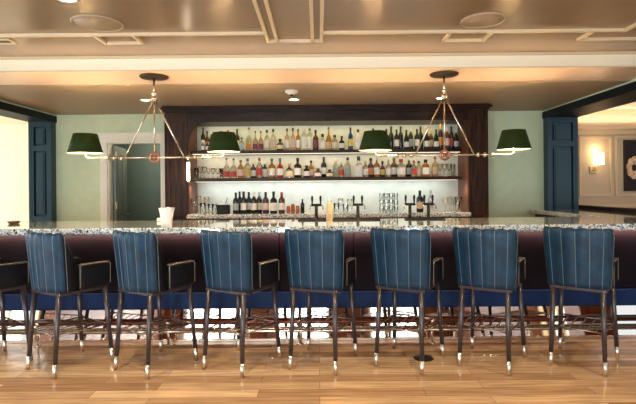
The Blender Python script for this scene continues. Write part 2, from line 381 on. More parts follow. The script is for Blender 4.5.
def ceiling_speaker(px, py, r, label):
    x, y = CP(px, py); t = thing('ceiling_speaker', label, 'ceiling speaker', (x, y, ZU), 0, 'round ceiling speakers')
    obj('grille', MB().lathe([(0.001, -0.006), (r*.93, -0.006), (r*.93, 0)], 40), M['ceiling_low'], t)
    obj('bezel', MB().lathe([(r*.93, 0), (r*.93, -0.009), (r*.96, -0.011), (r, -0.006), (r, 0)], 40), M['speaker'], t)
ceiling_speaker(97.5, 23, 0.185, 'round flush ceiling speaker on the left, above the left hanging lamp')
ceiling_speaker(483, 20, 0.165, 'round flush ceiling speaker on the right, above the right hanging lamp')
x, y = CP(2, 40); t = thing('air_vent', 'brown slotted air vent in the ceiling at the far left', 'air vent', (x-.12, y+.02, ZU))
obj('vent_frame', MB().box(-.24, .2, -.06, -.045, -.012, 0).box(-.24, .2, .045, .06, -.012, 0).box(.185, .2, -.045, .045, -.012, 0), M['moulding'], t)
obj('vent_slot', MB().box(-.24, .185, -.045, .045, -.004, 0), M['bronze'], t)
def downlight(x, y, z, label, group, r=0.07, e=25, col=SOFT, spot=1.7):
    t = thing('recessed_downlight', label, 'ceiling light', (x, y, z), 0, group)
    obj('trim_ring', MB().lathe([(r*.72, 0), (r*.74, -0.004), (r, -0.006), (r, 0)], 28), M['white'], t)
    obj('lens', MB().lathe([(0.001, -0.002), (r*.72, -0.002), (r*.72, 0)], 28), M['led'], t)
    light('downlight_beam', 'SPOT', (x, y, z-.02), e, col, (0, 0, -1), 0.05, spot_size=spot, spot_blend=0.6)
def CL(px, py):
    q = P(px, py, 1.0); Y = (ZL-H)/(q.z-H); return (q.x*Y, Y)
for (px, py, lab) in ((145.5, 100, 'small lit downlight behind the left hanging lamp, above the door'), (294, 99.5, 'small lit downlight next to the smoke detector, above the shelves'), (441, 98, 'small lit downlight behind the right hanging lamp')):
    x, y = CL(px, py); downlight(x, y, ZL, lab, 'downlights over the back bar', e=28, col=WARM)
for i, x in enumerate((-2.45, -0.8, 0.9, 2.6)):
    x_, y_ = (CP(67, -1.5) if i == 0 else (x, 2.55))
    downlight(x_, y_, ZU, ['bright downlight cut by the top edge at the upper left', 'downlight in the front ceiling left of the centre moulding', 'downlight in the front ceiling right of the centre moulding', 'downlight in the front ceiling at the far right'][i], 'downlights of the front ceiling', e=55, col=SOFT, spot=2.2)
x, y = CL(291.5, 90.5); t = thing('smoke_detector', 'white domed smoke detector on the ceiling over the bar', 'smoke detector', (x, y, ZL))
obj('housing', MB().lathe([(.075, 0), (.075, -.018), (.06, -.03), (.03, -.045), (.001, -.05)], 28), M['white'], t)
obj('sensor_eye', MB().lathe([(.018, -.046), (.018, -.056), (.001, -.058)], 14), M['black'], t)
for (px, py, lab) in ((69.5, 93.5, 'small round concealed sprinkler plate above the left wall'), (281.5, 92.5, 'tiny round sensor plate beside the smoke detector'), (498.5, 91, 'small round concealed sprinkler plate above the right wall')):
    x, y = CL(px, py); r = .02 if px == 281.5 else .045
    tag(obj('sprinkler_plate', MB().lathe([(r, 0), (r, -.006), (r*.8, -.009), (.001, -.009)], 20), M['ceiling_low'], loc=(x, y, ZL)), lab, 'sprinkler plate')

# ------------------------------------------------------------------ bar counter
CT = 1.075; CF, CB = 4.20, 5.17
def slab(m, x0, x1, y0, y1, z1, t=0.06): return m.bbox(x0, x1, y0, y1, z1-t, z1, 0.012)
tag(obj('counter_top', slab(MB(), LX+.02, 3.84, CF, CB, CT), M['granite']), 'long polished speckled granite counter top of the front bar', 'counter top')
tag(obj('counter_top', slab(MB(), 3.05, 3.84, CB+.004, 6.93, CT), M['granite']), 'granite return counter running back to the right wall opening', 'counter top')
bf = thing('bar_cabinet', 'long dark upholstered bar front with polished kick plate below the granite counter', 'bar', (0, 4.5, 0))
m = MB(); m.box(LX+.03, 3.8, 0.03, 0.55, 0.30, CT-.065)
x = LX+.03
obj('bar_body', m, M['navy'], bf)
m = MB(); n = 11; w = (3.8-(LX+.03))/n
for i in range(n): m.bbox(LX+.03+i*w+.001, LX+.03+(i+1)*w-.001, 0.0, 0.035, 0.445, CT-.075, 0.006)
obj('velvet_panel', m, M['bar_dark'], bf)
obj('lower_rail', MB().bbox(LX+.03, 3.8, -.012, .035, .285, .443, .008), M['navy'], bf, 'blue band along the foot of the bar front')
k0 = -.055
m = MB().add([(LX+.03, k0, 0), (3.8, k0, 0), (3.8, 0.005, 0.29), (LX+.03, 0.005, 0.29), (LX+.03, 0.1, 0), (3.8, 0.1, 0), (3.8, 0.1, 0.29), (LX+.03, 0.1, 0.29)],
    [(0,1,2,3), (4,7,6,5), (0,3,7,4), (1,5,6,2), (3,2,6,7), (0,4,5,1)])
obj('kick_plate', m, M['kick'], bf, 'polished metal kick plate mirroring the room')
obj('base_strip', MB().bbox(LX+.03, 3.8, k0-.014, k0-.002, 0, .024, .003), M['nickel'], bf, 'pale metal strip at the floor')
obj('light_strip', MB().box(LX+.1, 3.75, -.06, -.045, CT-.075, CT-.062), M['led_dim'], bf)
light('counter_strip', 'AREA', (0, 4.45, CT-.09), 22, (1.0, 0.58, 0.42), (0, 1, -.5), 7.5, 0.02)
tag(obj('return_cabinet', MB().box(3.12, 3.8, CB+.02, 6.9, 0, CT-.062), M['mahogany']), 'dark wood base under the granite return counter on the right', 'cabinet')
m = MB(); m.bbox(3.85, 3.97, 4.2, 8.1, 1.06, 1.12, 0.01); m.box(3.87, 3.95, 4.2, 8.1, 0, 1.06)
tag(obj('partition_ledge', m, M['mahogany_h']), 'dark wood ledge behind the right end of the counter', 'ledge')
# foot rail
fr = thing('foot_rail', 'double tube foot rail on short posts along the base of the bar', 'foot rail', (0, 4.335, 0))
obj('brass_rail', MB().cyl((LX+.1, 0, .125), (3.75, 0, .125), .016), M['nickel'], fr, 'pale lower tube')
obj('copper_rail', MB().cyl((LX+.1, 0, .205), (3.75, 0, .205), .019), M['copper'], fr, 'reddish upper tube')
for px in (37, 167, 299, 431, 562, 690):
    x = PX(px, 4.335); g = MB().cyl((x, 0, 0), (x, 0, .2), .010); g.lathe([(.028, 0), (.028, .008), (.012, .012)], 14, (x, 0, 0)); g.lathe([(.02, .19), (.026, .195), (.026, .215), (.02, .22)], 14, (x, 0, 0))
    obj('post', g, M['nickel'], fr)
x, y = PX(422, 3.96), 3.96
t = thing('floor_outlet', 'dark round floor outlet cover in the oak floor', 'floor outlet', (x, y, 0))
obj('cover_plate', MB().lathe([(.082, 0), (.082, .003), (.075, .006), (.001, .006)], 32), M['bronze'], t)
obj('lid', MB().lathe([(.04, .006), (.04, .009), (.001, .009)], 24), M['black'], t)

# ------------------------------------------------------------------ bar stools
def make_stool(label):
    t = thing('bar_stool', label, 'bar stool', group='blue channel-back bar stools along the bar')
    Z0, Z1, ZA = 0.635, 1.087, 0.84
    # outline of the shell seen from above: left side -> back -> right side
    hw, yb, ye, rc = 0.220, -0.212, -0.055, 0.085
    path = [(-hw, ye)]
    for i in range(9):
        a = PI + (PI/2)*i/8; path.append((-hw+rc+rc*math.cos(a), yb+rc+rc*math.sin(a)))
    nb = 40; xl = hw-rc
    for i in range(1, nb): path.append((-xl+2*xl*i/nb, yb-0.028*(1-(2*i/nb-1)**2)))
    for i in range(9):
        a = 1.5*PI + (PI/2)*i/8; path.append((hw-rc+rc*math.cos(a), yb+rc+rc*math.sin(a)))
    path.append((hw, ye)); n = len(path)
    # arc length
    L = [0]
    for i in range(1, n): L.append(L[-1]+math.hypot(path[i][0]-path[i-1][0], path[i][1]-path[i-1][1]))
    tot = L[-1]; side = 0.145; drop = 0.105; nch = 6
    NV = 12
    def surf(i, v, off):
        x, y = path[i]; s = L[i]
        # height of the shell's rim
        e = min(s, tot-s)
        fall = max(0, 1-e/drop)
        zt = Z1 - (Z1-ZA)*(fall**1.3)
        u = (s-side*0.6)/(tot-side*1.2); ch = abs(math.sin(PI*nch*min(max(u, 0), 1))) if 0 < u < 1 else 0
        zt += 0.010*ch - 0.004
        z = Z0+(zt-Z0)*v
        k = 1+0.13*(z-Z0)/(Z1-Z0)            # flares towards the top
        lean = -0.04*((z-Z0)/(Z1-Z0))
        p0 = path[max(i-1, 0)]; p1 = path[min(i+1, n-1)]; tx, ty = p1[0]-p0[0], p1[1]-p0[1]; l = math.hypot(tx, ty); nx, ny = ty/l, -tx/l
        rnd = 0.0 if v < 0.93 else -0.012*((v-0.93)/0.07)**2
        o = off + (0.007*ch + rnd if off >= 0 else -rnd)
        return Vector((x*k + nx*o, y*1.0 + lean + ny*o, z))
    vs = []; fs = []
    for off in (0.0, -0.05):
        for i in range(n):
            for j in range(NV+1): vs.append(surf(i, j/NV, off))
    q = n*(NV+1)
    for i in range(n-1):
        for j in range(NV):
            a = i*(NV+1)+j; c = a+NV+1
            fs.append((a, c, c+1, a+1)); fs.append((q+a, q+a+1, q+c+1, q+c))
        a = i*(NV+1); c = a+NV+1
        fs.append((a+NV, c+NV, q+c+NV, q+a+NV)); fs.append((a, q+a, q+c, c))
    for i in (0, n-1):
        for j in range(NV): a = i*(NV+1)+j; fs.append((a, a+1, q+a+1, q+a))
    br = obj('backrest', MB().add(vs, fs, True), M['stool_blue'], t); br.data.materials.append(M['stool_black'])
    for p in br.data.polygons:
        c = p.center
        if c.y > yb-0.04*(c.z-Z0)/(Z1-Z0)+0.047: p.material_index = 1  # sides and rounded corners of the shell take the black material
    # stitched seams between the channels
    m = MB()
    for c in range(0, nch+1):
        u = c/nch; s = side*0.6+u*(tot-side*1.2); i = min(range(n), key=lambda k: abs(L[k]-s))
        m.tube([surf(i, v/14*0.985, 0.0015) for v in range(15)], 0.0017, 5)
    obj('stitching', m, M['seam'], t, 'pale vertical seams between the channels')
    for sgn in (-1, 1):
        x0 = sgn*(hw-0.05); x1 = sgn*hw*1.03
        m = MB().bbox(min(x0, x1), max(x0, x1), ye+0.004, 0.215, Z0, ZA-.01, 0.014)
        a = obj('armrest', m, M['stool_black'], t)
        xs = sgn*(hw*1.03)
        obj('piping', MB().tube([(xs, ye+.006, Z0+.01), (xs, ye+.006, ZA-.02), (xs, ye+.02, ZA-.012), (xs, 0.2, ZA-.012), (xs, .213, ZA-.03), (xs, .213, Z0+.02)], 0.0022, 6), M['piping'], a, 'pale piping along the armrest edge')
    obj('seat', MB().bbox(-hw+.052, hw-.052, -.19, 0.255, Z0+.005, 0.735, 0.025), M['stool_black'], t)
    obj('seat_frame', MB().bbox(-hw+.02, hw-.02, -.2, .21, Z0-.03, Z0-.001, .006), M['leg'], t)
    tops = {}; bots = {}
    for nm, bx, by, tx, ty in (('rl', -.187, -.235, -.17, -.185), ('rr', .187, -.235, .17, -.185), ('fl', -.215, .235, -.185, .19), ('fr', .215, .235, .185, .19)):
        a = Vector((bx, by, 0)); c = Vector((tx, ty, Z0-.02)); d = (c-a)
        lg = obj('leg', MB().cyl(a+d*0.17, c, .0165, .0215, 14), M['leg'], t)
        obj('leg_tip', MB().cyl(a, a+d*0.172, .0138, .0168, 14), M['tip'], lg, 'bright metal leg tip')
        bots[nm] = a; tops[nm] = c
    def lp(nm, z): a = bots[nm]; c = tops[nm]; return a+(c-a)*(z/c.z)
    z = 0.31; q = {k: lp(k, z) for k in bots}
    m = MB()
    for a, c in (('rl', 'rr'), ('rr', 'fr'), ('fr', 'fl'), ('fl', 'rl')): m.cyl(q[a], q[c], .0062, n=8)
    for i in range(1, 6):
        u = i/6; m.cyl(q['rl'].lerp(q['rr'], u), q['fl'].lerp(q['fr'], u), .0045, n=8)
    obj('footrest', m, M['rack'], t, 'metal rack footrest between the legs')
    return t
stools = [(-2.70, 3.90, -32), (-2.02, 3.89, -32), (-1.32, 3.87, -31.5), (-0.63, 3.88, -29), (0.025, 3.90, -20), (0.725, 3.90, -30), (1.385, 3.88, -33), (2.11, 3.85, -38)]
slab_l = ['blue bar stool cut off by the left edge, only arm and legs showing',
 'blue channelled bar stool at the far left whose whole back shows',
 'blue channelled bar stool in front of the open door and the white cup',
 'blue channelled bar stool below the dark wine bottles on the back counter',
 'blue channelled bar stool at the middle, facing the bar most squarely',
 'blue channelled bar stool with the dark round floor outlet by its right leg',
 'blue channelled bar stool second from the right, before the right end of the shelves',
 'blue channelled bar stool at the far right by the wall opening']
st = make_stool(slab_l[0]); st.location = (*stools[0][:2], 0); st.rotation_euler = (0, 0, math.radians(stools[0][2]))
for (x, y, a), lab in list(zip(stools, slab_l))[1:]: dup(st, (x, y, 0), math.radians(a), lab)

# ------------------------------------------------------------------ chandeliers
def chandelier(px, py, lab, side):
    Y = 4.75; top = P(px, py, Y); zb = 1.725; half = 0.685
    t = thing('hanging_lamp', lab, 'hanging lamp', (top.x, Y, 2.53), 0, 'two shade hanging lamps above the counter')
    z = lambda w: w-2.53
    obj('canopy', MB().lathe([(.14, 0), (.14, -.012), (.125, -.02), (.02, -.024), (.001, -.024)], 36), M['bronze'], t)
    obj('stem', MB().cyl((0, 0, -.02), (0, 0, -.235), .011), M['nickel'], t)
    obj('collar', MB().lathe([(.012, -.15), (.024, -.16), (.024, -.18), (.014, -.19), (.014, -.205), (.034, -.215), (.034, -.235), (.016, -.25), (.001, -.25)], 18), M['nickel'], t)
    obj('rod', MB().cyl((0, 0, -.245), (0, 0, z(zb)+.04), .008, n=10), M['nickel'], t)
    for s in (-1, 1): obj('rod', MB().cyl((s*.012, 0, -.24), (s*.29, 0, z(zb)+.006), .008, n=10), M['nickel'], t)
    obj('crossbar', MB().cyl((-half+.12, 0, z(zb)), (half-.12, 0, z(zb)), .009, n=10), M['nickel'], t)
    rg = MB().tube([(.045*math.cos(a*PI/12), 0, z(zb)+.045*math.sin(a*PI/12)) for a in range(24)], .012, 8, True)
    rg.lathe([(.001, -.02), (.02, -.02), (.02, .02), (.001, .02)], 14, (0, 0, z(zb)))
    obj('ring', rg, M['ring'], t, 'copper coloured centre ring')
    for s in (-1, 1):
        m = MB()
        for xx in (.33, .40, .47): obj('knuckle', MB().lathe([(.009, -.022), (.016, -.022), (.016, .022), (.009, .022)], 12, (s*xx, 0, z(zb))), M['nickel'], t)
        m.tube([(s*(half-.12), 0, z(zb)), (s*(half-.03), 0, z(zb)), (s*(half-.005), 0, z(zb)+.01), (s*half, 0, z(zb)+.03), (s*half, 0, z(zb)+.07)], .008, 8)
        obj('lamp_arm', m, M['nickel'], t)
        zs = z(1.775); hgt = .19; r0, r1 = .165, .11
        sh = obj('lamp_shade', MB().lathe([(r0, zs), (r1, zs+hgt), (r1-.004, zs+hgt), (r0-.004, zs), (r0, zs)], 40, (s*half, 0, 0)), M['shade'], t)
        obj('shade_lining', MB().lathe([(r0-.0045, zs+.001), (r1-.0045, zs+hgt-.001), (r1-.0065, zs+hgt-.001), (r0-.0065, zs+.001), (r0-.0045, zs+.001)], 40, (s*half, 0, 0)), M['shade_in'], sh, 'ivory lining inside the shade')
        bl = obj('bulb', MB().lathe([(.012, zs+.045), (.022, zs+.07), (.028, zs+.10), (.022, zs+.13), (.001, zs+.145)], 16, (s*half, 0, 0)), M['bulb'], t)
chandelier(154, 77, 'brass hanging lamp with two green shades, left one of the pair above the counter', -1)
chandelier(444, 75.5, 'brass hanging lamp with two green shades, right one of the pair above the counter', 1)

# ------------------------------------------------------------------ back bar
NF, NB = 6.46, 6.95                       # niche front and back
NX0, NX1 = PX(187.5, NF), PX(469.5, NF); OX0, OX1 = PX(165.5, NF), PX(488, NF); NT = 2.308
bb = thing('back_bar', 'dark mahogany back bar cabinet with arched top corners and two lit shelves', 'back bar', (0, NF, 0))
Yl = lambda y: y-NF
def pilaster(x0, x1):
    m = MB().box(x0, x1, 0, .6, 0, 2.44); w = x1-x0
    m.frame(x0+.05, x1-.05, 1.2, 2.30, .02, -.012, 0); m.frame(x0+.05, x1-.05, .2, 1.05, .02, -.012, 0)
    m.box(x0-.005, x0+.02, -.008, 0, 0, 2.44); m.box(x1-.02, x1+.005, -.008, 0, 0, 2.44)
    obj('pilaster', m, M['mahogany'], bb)
pilaster(OX0, NX0); pilaster(NX1, OX1)
m = MB().box(NX0, NX1, 0, .49, NT, 2.44)
nP = 4; pw = (NX1-NX0)/nP
for i in range(nP): m.frame(NX0+i*pw+.04, NX0+(i+1)*pw-.04, NT+.02, 2.425, .012, -.01, 0)
obj('frieze', m, M['mahogany_h'], bb)
m = MB().box(OX0-.02, OX1+.02, -.03, .6, 2.44, 2.47); m.box(OX0-.05, OX1+.05, -.06, .6, 2.47, 2.495); m.box(OX0-.035, OX1+.035, -.045, .6, 2.495, 2.515)
obj('crown', m, M['mahogany_h'], bb)
for sx, x0 in ((1, NX0), (-1, NX1)):
    m = MB()
    a, h_ = .23, .40; poly = [(x0, NT)]
    for i in range(13):
        th = PI/2*i/12; poly.append((x0+sx*a*(1-math.cos(th)), NT-h_*(1-math.sin(th))))
    m.prism(poly if sx < 0 else poly[::-1], 0.005, .03)
    obj('arch_corner', m, M['mahogany'], bb)
obj('back_panel', MB().box(NX0, NX1, .49, .52, 1.0, NT), M['back_panel'], bb, 'pale lit panel behind the shelves')
for x0, x1 in ((NX0, NX0+.012), (NX1-.012, NX1)):
    obj('side_panel', MB().box(x0, x1, .032, .49, 1.075, NT), M['walnut'], bb, 'inner side with its warm glow put into the wood colour')  # lighter wood than the cabinet paints the orange glow onto the reveals
SH = {'upper': 1.933, 'lower': 1.554}
for nme, z in SH.items():
    obj('shelf', MB().bbox(NX0+.013, NX1-.06, Yl(6.60), Yl(6.945), z-.045, z, .004), M['mahogany_h'], bb)
    obj('shelf_light', MB().box(NX0+.03, NX1-.08, Yl(6.61 if nme == 'upper' else 6.78), Yl(6.625 if nme == 'upper' else 6.795), z-.052, z-.0455), M['led_dim'], bb)
light('niche_strip', 'AREA', (.1, 6.72, NT-.012), 5.0, (1.0, 0.86, 0.34), (0, .15, -1), 3.4, .3)
light('shelf_strip', 'AREA', (.1, 6.76, SH['upper']-.06), 3.6, (1.0, 0.80, 0.46), (0, .15, -1), 3.4, .26)
light('shelf_strip', 'AREA', (.1, 6.76, SH['lower']-.06), 5.0, (0.80, 0.95, 1.0), (0, .15, -1), 3.4, .26)
for x in (NX0+.06, NX1-.08): light('niche_spot', 'SPOT', (x, 6.55, 1.49 if x > 0 else 1.49), 2.5, WARM, (.15 if x > 0 else -.15, .1, -1), .02, spot_size=1.4, spot_blend=.5)
BT = 1.07
tag(obj('counter_top', slab(MB(), NX0+.016, NX1-.016, 6.33, 6.94, BT), M['granite']), 'speckled granite top of the back counter below the shelves', 'counter top')
m = MB().box(NX0+.02, NX1-.02, 6.38, 6.94, 0.1, BT-.062)
for i in range(6): m.frame(NX0+.04+i*.595, NX0+.6+i*.595, .16, .95, .05, 6.365, 6.38)
tag(obj('back_cabinet', m, M['mahogany']), 'dark wood cabinet under the back counter', 'cabinet')
# bright vertical lamp at the left end of the shelves
q = P(188.5, 171, 6.44); t = thing('strip_lamp', 'short bright vertical strip lamp on the left pilaster of the back bar', 'lamp', (q.x, 6.449, q.z))
obj('tube', MB().cyl((0, -.018, -.13), (0, -.018, .11), .017), M['led'], t)
obj('bracket', MB().box(-.012, .012, -.012, 0, .1, .13).box(-.012, .012, -.012, 0, -.15, -.12), M['brass'], t)

# ------------------------------------------------------------------ bottles
G = {
 'clear': mat('clear_glass', (0.85, 0.83, 0.76), 0.03, trans=1.0), 'amber': mat('amber_spirit', (0.75, 0.36, 0.08), 0.03, trans=0.9),
 'brown': mat('brown_glass', (0.10, 0.035, 0.012), 0.06), 'dark': mat('dark_wine_glass', (0.010, 0.014, 0.010), 0.07), 'green': mat('green_glass', (0.03, 0.10, 0.04), 0.08, trans=0.4),
 'frost': mat('frosted_glass', (0.86, 0.80, 0.74), 0.35), 'red': mat('red_spirit', (0.55, 0.05, 0.05), 0.05, trans=0.5), 'blue': mat('blue_glass', (0.03, 0.06, 0.22), 0.06, trans=0.2), 'pink': mat('pale_pink_spirit', (0.9, 0.62, 0.52), 0.04, trans=0.85), 'purple': mat('purple_glass', (0.07, 0.02, 0.07), 0.08)}
LBL = {k: mat(k+'_label', v, 0.6, noise=0.12, nscale=60) for k, v in {'white': (.85, .82, .76), 'cream': (.82, .72, .52), 'orange': (.72, .28, .09), 'red': (.55, .07, .06), 'pinkish': (.78, .55, .48), 'purple': (.2, .05, .1), 'grey': (.4, .43, .44), 'gold': (.62, .42, .12), 'tan': (.6, .45, .28), 'black': (.02, .02, .02), 'bluewhite': (.5, .6, .72), 'yellow': (.8, .6, .15), 'greenish': (.35, .45, .3)}.items()}
CAP = {k: mat(k+'_cap', v, 0.35) for k, v in {'black': (.012, .012, .012), 'red': (.5, .03, .03), 'gold': (.65, .45, .15), 'white': (.8, .78, .72), 'brown': (.16, .07, .03), 'teal': (.03, .2, .2), 'silver': (.6, .6, .58), 'blue': (.03, .05, .2), 'green': (.04, .15, .06)}.items()}
# profiles in units of (width, height); label band; cap start
PRO = {
 'wine':   ([(.44,0),(.5,.015),(.5,.60),(.46,.66),(.30,.72),(.19,.78),(.18,.93)], (.16,.48), (.80,1.0,.20)),
 'burg':   ([(.46,0),(.5,.015),(.5,.42),(.44,.54),(.30,.66),(.19,.78),(.17,.93)], (.12,.38), (.82,1.0,.19)),
 'spirit': ([(.44,0),(.5,.015),(.5,.56),(.45,.63),(.28,.69),(.17,.74),(.16,.88)], (.12,.48), (.86,1.0,.21)),
 'tall':   ([(.46,0),(.5,.01),(.5,.68),(.42,.74),(.22,.79),(.20,.92)], (.08,.62), (.90,1.0,.23)),
 'flask':  ([(.30,0),(.42,.04),(.5,.25),(.47,.46),(.33,.62),(.15,.70),(.13,.84)], (.12,.46), (.82,1.0,.18)),
 'square': ([(.48,0),(.5,.02),(.5,.58),(.44,.64),(.20,.68),(.18,.82)], (.08,.52), (.80,1.0,.24)),
 'long':   ([(.46,0),(.5,.015),(.5,.42),(.40,.52),(.20,.62),(.13,.70),(.12,.93)], (.06,.34), (.90,1.0,.15)),
 'squat':  ([(.42,0),(.5,.05),(.5,.52),(.40,.68),(.20,.76),(.18,.86)], (.12,.52), (.84,1.0,.24)),
}
_cache = {}
def bottle_meshes(kind, glass, lab, cap):
    key = (kind, glass, lab, cap)
    if key in _cache: return _cache[key]
    pr, (l0, l1), (c0, c1, cr) = PRO[kind]; n = 16
    a0 = 0
    if kind == 'square':
        bm_ = MB(); vs = []; n4 = 12; ring = []
        for i in range(4):
            for k in (-1, 0, 1):
                a = PI/4+PI/2*i; cx, cy = math.cos(a)*1.1, math.sin(a)*.85; ring.append((cx+.1*math.cos(a+k*PI/4)*1.2, cy+.1*math.sin(a+k*PI/4)*1.2))
        for r, z in pr:
            blend = 1 if r > .3 else 0
            for i, (x, y) in enumerate(ring):
                a = PI/4+PI/2*(i//3)+((i % 3)-1)*PI/6
                vs.append((r*(x*.92 if blend else math.cos(a)), r*(y*.92 if blend else math.sin(a)), z))
        fs = [(j*n4+i, j*n4+(i+1) % n4, (j+1)*n4+(i+1) % n4, (j+1)*n4+i) for j in range(len(pr)-1) for i in range(n4)]
        bm_.add(vs, fs + [tuple(reversed(range(n4))), tuple(range(len(vs)-n4, len(vs)))])
        body = bm_.mesh('body', G[glass])
        lm = MB().box(-.40, .40, -.395, -.385, l0, l1).mesh('label', LBL[lab]) if lab else None
    else:
        body = MB().lathe(pr, n).mesh('body', G[glass])
        R = .508; prl = [(R, l0), (R, l1)]
        if kind == 'flask': prl = [(r+.012, z) for r, z in ((.465, .12), (.505, .25), (.475, .46))]
        lm = MB().lathe(prl, 14, a0=PI*1.5-1.15, a1=PI*1.5+1.15).mesh('label', LBL[lab]) if lab else None
    cm = MB().lathe([(cr, c0), (cr, c1-.01), (cr*.9, c1), (.001, c1)], 12).mesh('cap', CAP[cap])
    _cache[key] = (body, lm, cm); return _cache[key]
ORD = ['first','second','third','fourth','fifth','sixth','seventh','eighth','ninth','tenth','eleventh','twelfth','thirteenth','fourteenth','fifteenth','sixteenth','seventeenth','eighteenth','nineteenth','twentieth']
GD = {'clear':'clear','amber':'amber','brown':'brown','dark':'dark green','green':'green','frost':'frosted','red':'red','blue':'blue','pink':'pale pink','purple':'purple'}
KD = {'wine':'wine bottle','burg':'sloping wine bottle','spirit':'spirit bottle','tall':'tall straight bottle','flask':'rounded flask bottle','square':'square bottle','long':'long necked bottle','squat':'short squat bottle'}
LD = {'bluewhite': 'blueish', 'pinkish': 'pinkish'}
def bottles(rows, zs, shelfword, group):
    rows = sorted(rows, key=lambda r: r[0]); n = len(rows)
    for i, (px, top, w, Y, kind, glass, lab, cap) in enumerate(rows):
        ptop = P(px, top, Y); hgt = ptop.z - zs; wid = w*Y/F*{'upper shelf': 1.03, 'lower shelf': 1.12}.get(shelfword, 1.15)
        if n <= 12: where = ORD[i]+' from left' if i < (n+1)//2 else ORD[n-1-i]+' from right'
        else: where = ORD[i]+' from left end' if i < n//4 else ORD[n//2-1-i]+' left of centre' if i < n//2 else ORD[i-n//2]+' right of centre' if i < n-n//4 else ORD[n-1-i]+' from right end'
        if where.startswith('first from'): where = where.replace('first from', 'nearest')
        d = '%s %s%s, %s cap, %s, %s' % (GD[glass], KD[kind], (', %s label' % LD.get(lab, lab)) if lab else '', cap, where, shelfword)
        t = thing('bottle', d, 'bottle', (ptop.x, Y, zs+.0005), 0, group); t.scale = (wid, wid, hgt)
        bo, lm, cm = bottle_meshes(kind, glass, lab, cap)
        obj('body', bo, None, t)
        if lm: obj('label', lm, None, t)
        obj('cap', cm, None, t)
F1, F2 = 6.68, 6.80
U = [ # upper shelf
 (203.0,127.5,4.2,F2,'wine','dark','white','black'), (202.8,141.5,3.6,F1,'squat','clear','white','white'), (207.2,131,4,F2,'spirit','brown','pinkish','black'), (207.3,142,3.8,F1,'squat','brown','white','red'),
 (211.2,131.5,3.8,F2,'spirit','green','white','white'), (211.8,143.5,3.6,F1,'squat','dark','cream','black'), (215.5,132,4,F2,'spirit','dark','white','black'),
 (221,131,4.5,F2,'spirit','clear','white','black'), (228,130,4.5,F2,'wine','dark','cream','red'),
 (237,129,5,F2,'wine','dark','white','black'), (241.7,137.5,4.6,F1,'spirit','clear','bluewhite','blue'), (248.8,127.5,6,F2,'long','clear','orange','brown'),
 (255.2,131,5.2,F1,'long','pink','purple','black'), (260.7,131,5.2,F1,'long','pink','purple','black'), (266.8,130,5.2,F1,'spirit','clear','white','black'), (273.1,129,5,F1,'spirit','clear','pinkish','black'),
 (280,139,8,F1,'flask','brown','cream','black'), (287,128.5,4.6,F1,'spirit','pink','white','black'), (292.8,128,4.6,F1,'spirit','pink','pinkish','black'), (298,129,4.6,F1,'spirit','amber','white','brown'),
 (304,128.5,4.8,F1,'tall','clear','white','silver'), (309.6,128.5,4.8,F1,'tall','clear','white','brown'), (315.6,130,5.6,F1,'spirit','brown','purple','black'), (322.5,134,5.4,F1,'square','clear','white','black'),
 (328.6,127,6,F1,'long','amber','tan','brown'), (334.6,135,5.8,F1,'squat','pink','cream','black'), (341.7,136,6.6,F1,'flask','dark','white','black'), (350.4,127.5,4.6,F1,'wine','blue','yellow','black'),
 (358,129.5,6,F1,'spirit','frost','white','black'), (365.5,131,5,F1,'spirit','clear','white','silver'), (373,128.5,5,F2,'spirit','clear','cream','black'), (380,130,5,F2,'wine','dark','cream','black'),
 (386.5,129,4.8,F1,'wine','dark',None,'black'), (391,126.5,4.8,F2,'wine','dark',None,'black'), (396.5,129.5,5,F1,'wine','dark','white','black'), (400.6,126.5,4.8,F2,'wine','dark',None,'black'),
 (406.3,130,5.2,F1,'burg','dark','white','black'), (410.6,127.5,4.8,F2,'wine','dark','grey','silver'), (417,129,5,F1,'wine','dark','white','black'), (420.5,126.5,4.8,F2,'wine','dark',None,'black'),
 (426.5,128,5.2,F1,'burg','dark','white','gold'), (430.6,130,4.6,F2,'wine','brown','tan','gold'), (436,129.5,5.4,F1,'burg','dark','white','black'), (440.3,124,4.8,F2,'wine','dark','orange','gold'),
 (446.8,127,4.6,F1,'wine','brown','pinkish','silver'), (451.2,126.5,4.6,F2,'wine','dark','red','black'), (456,129,5,F1,'burg','dark','grey','silver')]
bottles(U, SH['upper'], 'upper shelf', 'bottles on the upper shelf')
